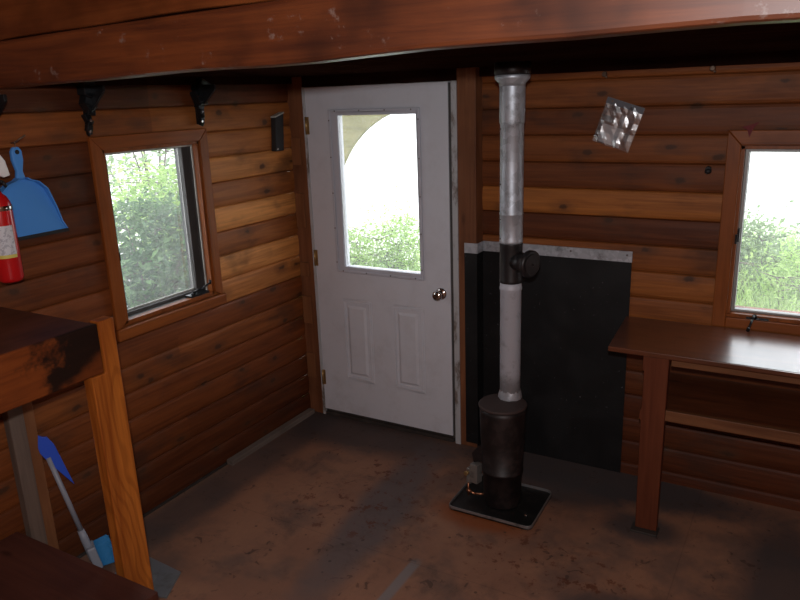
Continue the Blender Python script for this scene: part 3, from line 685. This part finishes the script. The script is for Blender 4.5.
# ------------------------------------------------------------ brush leaning on the left wall
Br = empty('long_brush', (.17, -1.87, 0), 'grey-handled brush with light blue bristles leaning under the bunk', 'brush')
top = Vector((.035, -2.00, .735)); bot = Vector((.155, -1.915, .07)); ax = (bot - top).normalized()
hp = top + ax * .17
mb = MB(); mb.cyl(hp, bot - ax * .13, .011, n=14); mb.lathe(bot - ax * .14, bot + ax * .02, [(0, .014), (.3, .017), (.9, .017), (1, .014)], 16); mb.build('handle', M['grip'], Br)
side = Vector((.5, .85, 0)).normalized(); side = (side - ax * side.dot(ax)).normalized(); nrm = ax.cross(side)
mb = MB(); bc = bot + ax * .0
mb.obox(bc + side * .008, (ax, side, nrm), (.055, .018, .042)); mb.build('brush_head', M['grip'], Br, bevel=.006)
mb = MB()
for i in range(16):
    for j in range(4):
        p = bc + side * .026 + ax * (-.048 + .0064 * i) + nrm * (-.026 + .0175 * j); q = p + side * (.060 + .006 * math.sin(i * 1.3)) + ax * (.010 * (i / 15 - .3)) + Vector((0, 0, -.004))
        mb.cyl(p, q, .0060, .0070, 6)
mb.build('bristles', M['lblue'], Br)
# curved dark blue scraper blade at the top
pl = []
for (a, b) in ((-.03, .000), (.05, -.012), (.075, .010), (.082, .026), (.125, .040), (.20, .044), (.33, .050), (.26, .022), (.19, -.006), (.14, -.022), (.09, -.020), (.04, -.014)):
    pl.append(top + ax * a + side * (b))
mb = MB(); mb.prism([q - nrm * .006 for q in pl], nrm * .012); mb.build('scraper_blade', M['dblue'], Br, bevel=.003)['label'] = 'dark blue scraper blade'

# ------------------------------------------------------------ things on the left wall
Dp = empty('dustpan', (.03, -1.85, 1.68), 'sky blue plastic dustpan hung on a nail on the left wall', 'dustpan')
yc = -1.872
def half(pts): return [(.030, yc + a, z) for a, z in pts] + [(.030, yc - a, z) for a, z in reversed(pts)]
pts = [(.012, 1.862), (.022, 1.845), (.022, 1.80), (.014, 1.765), (.018, 1.742), (.03, 1.733), (.066, 1.722), (.102, 1.690), (.124, 1.640), (.139, 1.605), (.160, 1.545), (.180, 1.508)]
MB().prism(half(pts[4:]), (.006, 0, 0)).build('pan', M['blue'], Dp, bevel=.002)
mb = MB()
lp = [(a, z) for a, z in pts[4:]]
for s_ in (1, -1):
    for (a0, za), (a1, zc) in zip(lp[:-1], lp[1:]):
        h0 = .030 if za > 1.6 else .022; 
        p0_ = Vector((.036, yc + s_ * a0, za)); p1_ = Vector((.036, yc + s_ * a1, zc))
        h1 = .034 * max(0.15, (zc - 1.50) / .24); h0 = .034 * max(0.15, (za - 1.50) / .24)
        v = [p0_, p1_, p1_ + Vector((h1, 0, 0)), p0_ + Vector((h0, 0, 0))]
        inn = Vector((0, -s_ * .005, -.002)); mb.hexa([v[0], v[1], v[1] + inn, v[0] + inn, v[3], v[2], v[2] + inn, v[3] + inn])
mb.build('pan_rim', M['blue'], Dp)
mb = MB(); hh = [(.012, 1.862), (.022, 1.845), (.023, 1.81), (.013, 1.768), (.020, 1.735)]
mb.prism([(.034, yc + a, z) for a, z in hh] + [(.034, yc - a, z) for a, z in reversed(hh)], (.020, 0, 0)); mb.build('handle', M['blue'], Dp, bevel=.006)
mb = MB(); mb.prism([(.036, yc - .181, 1.496), (.036, yc + .182, 1.496), (.036, yc + .179, 1.510), (.036, yc - .179, 1.510)], (.006, 0, 0)); mb.build('rubber_lip', M['blackrub'], Dp)
mb = MB(); mb.cyl((.054, yc, 1.842), (.0555, yc, 1.842), .009, n=16); mb.build('hang_hole', M['blackrub'], Dp)
mb = MB(); mb.tube([(.01, yc + .01, 1.875), (.06, yc - .005, 1.880), (.078, yc + .03, 1.905)], .0035); mb.tube([(.05, yc, 1.878), (.052, yc - .006, 1.848)], .002)
tag(mb.build('nail', M['nail'], loc=(.01, yc, 1.875)), 'bent rusty nail above the blue dustpan', 'nail')

ex, ey = .127, -2.032
E_ = empty('fire_extinguisher', (ex, ey, 1.37), 'red fire extinguisher with a white label hung on the left wall', 'fire extinguisher')
mb = MB(); mb.lathe((ex, ey, 1.366), (ex, ey, 1.712), [(0, .038), (.02, .044), (.05, .047), (.82, .047), (.88, .044), (.94, .034), (.97, .022), (1, .018)], 32); cyl_ = mb.build('cylinder', M['red'], E_)
def arcpatch(z0_, z1_, r, a0, a1, n=14):
    mb = MB(); vs = []
    for i in range(n + 1):
        th = math.radians(a0 + (a1 - a0) * i / n)
        for z in (z0_, z1_): vs.append((ex + r * math.cos(th), ey + r * math.sin(th), z))
    mb.add(vs, [(2 * i, 2 * i + 2, 2 * i + 3, 2 * i + 1) for i in range(n)], True); return mb
arcpatch(1.475, 1.585, .0476, -75, 15).build('label_sticker', M['label'], cyl_)
arcpatch(1.462, 1.475, .0477, -75, 15).build('yellow_band', M['yellow'], cyl_)
mb = MB(); mb.lathe((ex, ey, 1.640), (ex, ey, 1.658), [(0, .0478), (.1, .049), (.9, .049), (1, .0478)], 32, capped=False); mb.build('strap', M['chrome'], E_)
mb = MB(); mb.box(.017, .108, ey - .055, ey - .036, 1.56, 1.70); mb.build('bracket', M['blackmetal'], E_)
mb = MB(); mb.lathe((ex, ey, 1.712), (ex, ey, 1.785), [(0, .016), (.2, .020), (.5, .020), (.6, .014), (1, .014)], 20); mb.build('valve', M['chrome'], E_)
mb = MB(); mb.cyl((ex + .012, ey - .008, 1.755), (ex + .034, ey - .02, 1.755), .014, n=18); mb.build('gauge', M['chrome'], E_)
mb = MB(); mb.tube([(ex, ey + .01, 1.75), (ex, ey + .035, 1.742), (ex, ey + .045, 1.725)], .006); mb.build('hose', M['blackrub'], E_)
mb = MB(); mb.prism([(ex + .01, ey + .055, 1.765), (ex + .01, ey + .030, 1.760), (ex + .01, ey - .05, 1.80), (ex + .01, ey - .05, 1.90), (ex + .01, ey + .005, 1.885), (ex + .01, ey + .045, 1.82)], (.016, 0, 0)); mb.build('lever', M['card'], E_, bevel=.004)

# iron brackets under the loft
def bracket(y, zt, zbot, s_, label, tilt=0.0):
    o = empty('iron_bracket', (.02, y, zbot), label, 'bracket', 'black iron brackets under the loft')
    mb = MB(); mb.box(.017, .026, y - .014, y + .014, zbot, zt - .002)
    mb.prism([(.026, y - .007, zt - .002), (.026, y - .007, zt - .13), (.035, y - .007, zt - .13), (.155, y - .007, zt - .025), (.155, y - .007, zt - .002)], (0, .014, 0))
    mb.build('strap', M['blackmetal'], o, bevel=.002)
    mb = MB()
    rnd = random.Random(int(y * -1000))
    for i in range(9):
        f = i / 8; z = zt - .01 - (zt - zbot - .015) * f; r = .026 * (1 - f) + .011 + rnd.uniform(-.003, .006)
        c = Vector((.042 + .012 * (1 - f), y + tilt * f + rnd.uniform(-.010, .010), z))
        ax_ = Vector((rnd.uniform(-.3, .3), rnd.uniform(-.5, .5), 1)).normalized(); bx_ = ax_.cross(Vector((0, 1, rnd.uniform(-.3, .3)))).normalized()
        mb.obox(c, (bx_, ax_.cross(bx_), ax_), (r * .7, r * rnd.uniform(.65, .95), r * rnd.uniform(.8, 1.1)))
    mb.build('hook', M['blackmetal'], o, bevel=.004)
    if zt - zbot > .1:
        MB().cyl((.055, y + tilt * .6, zbot + .06), (.062, y + tilt * .6, zbot + .06), .006, n=10).build('rivet', M['chrome'], o); MB().cyl((.050, y + tilt, zbot + .014), (.057, y + tilt, zbot + .014), .006, n=10).build('rivet', M['chrome'], o)
bracket(-1.505, 2.09, 1.885, 1, 'black iron bracket above the left corner of the left window', -.02)
bracket(-.848, 2.09, 1.897, 1, 'black iron bracket above the right corner of the left window', -.01)
bracket(-1.945, 2.060, 2.03, 1, 'black iron bracket at the left edge above the dustpan')

bx = empty('wall_box', (.02, -.235, 1.71), 'narrow black box with a pale top edge on the wall left of the door', 'box')
MB().prism([(.014, -.290, 1.716), (.014, -.218, 1.716), (.014, -.198, 1.925), (.014, -.272, 1.905)], (.036, 0, 0)).build('case', M['blackplastic'], bx, bevel=.003)
MB().prism([(.013, -.277, 1.905), (.013, -.196, 1.927), (.013, -.196, 1.934), (.013, -.277, 1.912)], (.040, 0, 0)).build('top_edge', M['sealing'], bx)
mb = MB(); mb.cyl((.05, -.279, 1.728), (.056, -.279, 1.728), .006, n=10); mb.build('rivet', M['chrome'], bx)

# ------------------------------------------------------------ things on the back wall
Bg = empty('plastic_bag', (1.92, -.03, 1.95), 'clear zip plastic bag holding a white card pinned on the back wall', 'bag')
bo = Vector((1.880, -.026, 1.965)); bu = (Vector((2.058, -.026, 1.905)) - bo).normalized(); bv = Vector((bu.z, 0, -bu.x)); 
if bv.z > 0: bv = -bv
BW, BH = .182, .215
def bagsheet(y, amp, seed):
    mb = MB(); N = 8; rnd = random.Random(seed); vs = []
    for j in range(N + 1):
        for i in range(N + 1):
            e = min(i, N - i, j, N - j); q = bo + bu * BW * i / N + bv * BH * j / N
            dy = y + (rnd.uniform(-amp * 1.3, amp * .8) + (-.004 if y < -.0 else 0)) * (1 if e > 0 else .2); vs.append(q + Vector((0, dy, 0)))
    mb.add(vs, [(j * (N + 1) + i, j * (N + 1) + i + 1, (j + 1) * (N + 1) + i + 1, (j + 1) * (N + 1) + i) for j in range(N) for i in range(N)], False); return mb
mb = bagsheet(-.010, .0045, 3); b2 = bagsheet(.000, .001, 4); mb.add(b2.v, b2.f, False); mb.build('film', M['bag'], Bg, recalc=False)
q0 = bo + Vector((0, -.012, 0)); mb = MB(); mb.prism([q0, q0 + bu * BW, q0 + bu * BW + bv * .028, q0 + bv * .028], (0, -.002, 0)); mb.build('zip_band', M['zip'], Bg)
q0 = bo + Vector((0, -.005, 0)) + bu * .020 + bv * .122; mb = MB(); mb.prism([q0, q0 + bu * .105, q0 + bu * .112 + bv * .088, q0 + bu * .004 + bv * .085], (0, -.0015, 0)); mb.build('card', M['card'], Bg)
mb = MB(); pp = bo + bu * .03 + bv * .012; mb.cyl(pp + Vector((0, .02, 0)), pp + Vector((0, -.018, 0)), .0022, n=8); mb.cyl(pp + Vector((0, -.018, 0)), pp + Vector((0, -.02, 0)), .005, n=10); mb.build('pin', M['nail'], Bg)
mb = MB(); mb.cyl((2.347, -.01, 1.632), (2.347, -.030, 1.630), .013, n=14); mb.lathe((2.347, -.030, 1.630), (2.350, -.036, 1.612), [(0, .012), (.5, .016), (1, .009)], 14)
tag(mb.build('wall_hook', M['blackrub'], loc=(2.347, -.01, 1.632)), 'small black hook on the back wall left of the window', 'hook')
mb = MB(); mb.prism([(2.474, -.0365, 1.820), (2.500, -.0365, 1.826), (2.542, -.0365, 1.842), (2.520, -.0365, 1.812), (2.506, -.0365, 1.775), (2.496, -.0365, 1.806)], (0, -.003, 0))
tag(mb.build('red_tape', M['redtape'], loc=(2.49, -.037, 1.81)), 'scrap of red tape on the top corner of the back window trim', 'tape')
for x, z, lb in ((1.862, 2.066, 'bent nail at the top of the back wall above the plastic bag'), (2.335, 2.071, 'shiny bolt head at the top of the back wall left of the window')):
    mb = MB(); mb.tube([(x, -.01, z), (x, -.04, z), (x + .012, -.05, z - .015)], .005); mb.lathe((x, -.04, z), (x, -.055, z + .002), [(0, .008), (.5, .013), (1, .009)], 12)
    tag(mb.build('bolt' if 'bolt' in lb else 'nail', M['nail'], loc=(x, -.01, z)), lb, 'bolt' if 'bolt' in lb else 'nail')

# ------------------------------------------------------------ outside
GZ = -.35
MB().box(-40, 40, .15, 60, GZ - .2, GZ).build('ground', M['ground'], kind=S)
MB().box(-40, -.15, -30, .15, GZ - .2, GZ).build('ground', M['ground'], kind=S)
MB().box(-40, -.15, -30, 60, GZ - .3, GZ - .21)
# porch arch board seen through the door
pa = empty('porch_arch', (-.1, 1.0, GZ), 'weathered olive-brown arched porch board seen through the door glass', 'porch arch')
cx_, cz_, rr_ = .30, 1.15, .766
poly = []
for k in range(0, 19):
    th = math.radians(180 - 90 * k / 18); poly.append((cx_ + rr_ * math.cos(th), 1.0, cz_ + rr_ * math.sin(th)))
mb = MB(); ra = poly[:19]
topz = 2.3
for a, b in zip(ra[:-1], ra[1:]):
    mb.prism([a, b, (b[0], 1.0, topz), (a[0], 1.0, topz)], (0, .04, 0))
mb.box(-.75, ra[0][0], 1.0, 1.04, GZ, topz)
mb.build('arch_board', M['arch'], pa)

def bush(name, loc, rx, ry, h, n, ls, mat, label, cat, group=None, seed=1, stems=5, z0f=.0, droop=0):
    rnd = random.Random(seed); o = empty(name, loc, label, cat, group); L = Vector(loc)
    mb = MB(); tips = []
    for s_ in range(stems):
        a = rnd.uniform(0, 6.28); pts = [L + Vector((rnd.uniform(-.05, .05), rnd.uniform(-.05, .05), 0))]
        hh_ = h * rnd.uniform(.6, .98); rr0 = rnd.uniform(.2, .8)
        for k in range(1, 6):
            f = k / 5; pts.append(L + Vector((math.cos(a) * rx * rr0 * f ** 1.3 + rnd.uniform(-.04, .04), math.sin(a) * ry * rr0 * f ** 1.3 + rnd.uniform(-.04, .04), hh_ * f)))
        for k in range(5): mb.cyl(pts[k], pts[k + 1], .022 * h / 2 * (1 - k / 6), .022 * h / 2 * (1 - (k + 1) / 6), 6)
        tips += pts[1:]
        for k in range(2, 6):
            for _ in range(5):
                d = Vector((rnd.uniform(-1, 1) * rx, rnd.uniform(-1, 1) * ry, rnd.uniform(-.1, .5) * h * .25)) * .55; mb.cyl(pts[k], pts[k] + d, .006, .002, 4); tips.append(pts[k] + d); tips.append(pts[k] + d * .6)
    mb.build('stems', M['bark'], o)
    mb = MB()
    for i in range(n):
        if i % 3:
            c = rnd.choice(tips) + Vector((rnd.gauss(0, .13), rnd.gauss(0, .13), rnd.gauss(0, .12)))
        else:
            z = rnd.uniform(z0f, 1); wr = math.sqrt(max(0, 1 - (2 * z - .9) ** 2 * .8)); a = rnd.uniform(0, 6.28); r = math.sqrt(rnd.random()) * wr
            c = L + Vector((rx * r * math.cos(a), ry * r * math.sin(a), h * z))
        if c.z < L.z: c.z = L.z + .05
        d = Vector((rnd.uniform(-1, 1), rnd.uniform(-1, 1), rnd.uniform(-.6, .6) - droop)).normalized(); sd = d.cross(Vector((rnd.uniform(-1, 1), rnd.uniform(-1, 1), 1))).normalized()
        l = ls * rnd.uniform(.6, 1.4); w_ = l * rnd.uniform(.16, .30)
        mb.add([c, c + d * l * .5 + sd * w_, c + d * l + Vector((0, 0, -l * .15)), c + d * l * .5 - sd * w_], [(0, 1, 2, 3)])
    f = mb.build('foliage', mat, o, recalc=False); return o
G1 = 'bushes outside the left window'
for i, (x, y, rx, ry, h, n, ls, mt, lb) in enumerate((
    (-1.9, .35, .75, .6, 1.62, 9000, .07, 'leaf1', 'leafy mid-green bush nearest to the left window'),
    (-2.9, 1.75, .9, .9, 1.75, 8000, .075, 'leaf2', 'light green bush at the right side of the left window view'),
    (-4.3, 1.2, 1.0, 1.0, 2.7, 1500, .09, 'leaf3', 'tall grey-green tree at the left side of the left window view'),
    (-5.2, 3.4, 1.3, 1.3, 3.0, 1500, .10, 'leaf3', 'tall grey-green tree far behind the light green bush, left window'))):
    bush('leafy_bush' if i < 2 else 'leafy_tree', (x, y, GZ), rx, ry, h, n, ls, M[mt], lb, 'bush' if i < 2 else 'tree', None, seed=10 + i, stems=7)
for i, (x, y, rx, ry, h, n, ls, mt, lb) in enumerate((
    (-.95, 2.9, .42, .4, 1.14, 5500, .045, 'leaf2', 'pale green bush right of centre in the door glass'),
    (-1.55, 2.7, .45, .4, .98, 4500, .045, 'leaf2', 'low pale green bush at the left in the door glass'))):
    bush('low_bush', (x, y, GZ), rx, ry, h, n, ls, M[mt], lb, 'bush', None, seed=30 + i, stems=9)
for i, (x, y, rx, ry, h, n, ls, mt, lb) in enumerate((
    (2.35, 3.1, .35, .35, 1.22, 5000, .05, 'leaf1', 'grey-green bush at the left side of the back window view'),
    (2.72, 2.6, .35, .3, 1.05, 4500, .045, 'leaf2', 'low light green bush at the right edge of the back window view'))):
    bush('grassy_bush', (x, y, GZ), rx, ry, h, n, ls, M['leaf2' if i else 'leaf3'], lb, 'bush', None, seed=50 + i, stems=9)
# long grass
mb = MB(); rnd = random.Random(5)
def tuft(xa, xb, ya, yb2, n, h):
    for i in range(n):
        x = rnd.uniform(xa, xb); y = rnd.uniform(ya, yb2); l = h * rnd.uniform(.5, 1.3); dx = rnd.uniform(-.4, .4) * l; dy = rnd.uniform(-.4, .4) * l; a = rnd.uniform(0, 3.14); w_ = .005
        wv = Vector((math.cos(a) * w_, math.sin(a) * w_, 0)); p = Vector((x, y, GZ))
        mid = p + Vector((dx * .3, dy * .3, l * .6)); tip = p + Vector((dx, dy, l))
        mb.add([p - wv, p + wv, mid + wv * .8, mid - wv * .8], [(0, 1, 2, 3)]); mb.add([mid - wv * .8, mid + wv * .8, tip], [(0, 1, 2)])
tuft(1.6, 3.6, 1.2, 5.5, 9000, .85); tuft(-2.6, .4, 1.6, 4.2, 3500, .5)
tag(mb.build('long_grass', M['leaf2'], recalc=False), 'pale green long grass growing outside the door and back window', 'grass', kind='stuff')

for o in bpy.data.objects:
    if '_w' in o: del o['_w']
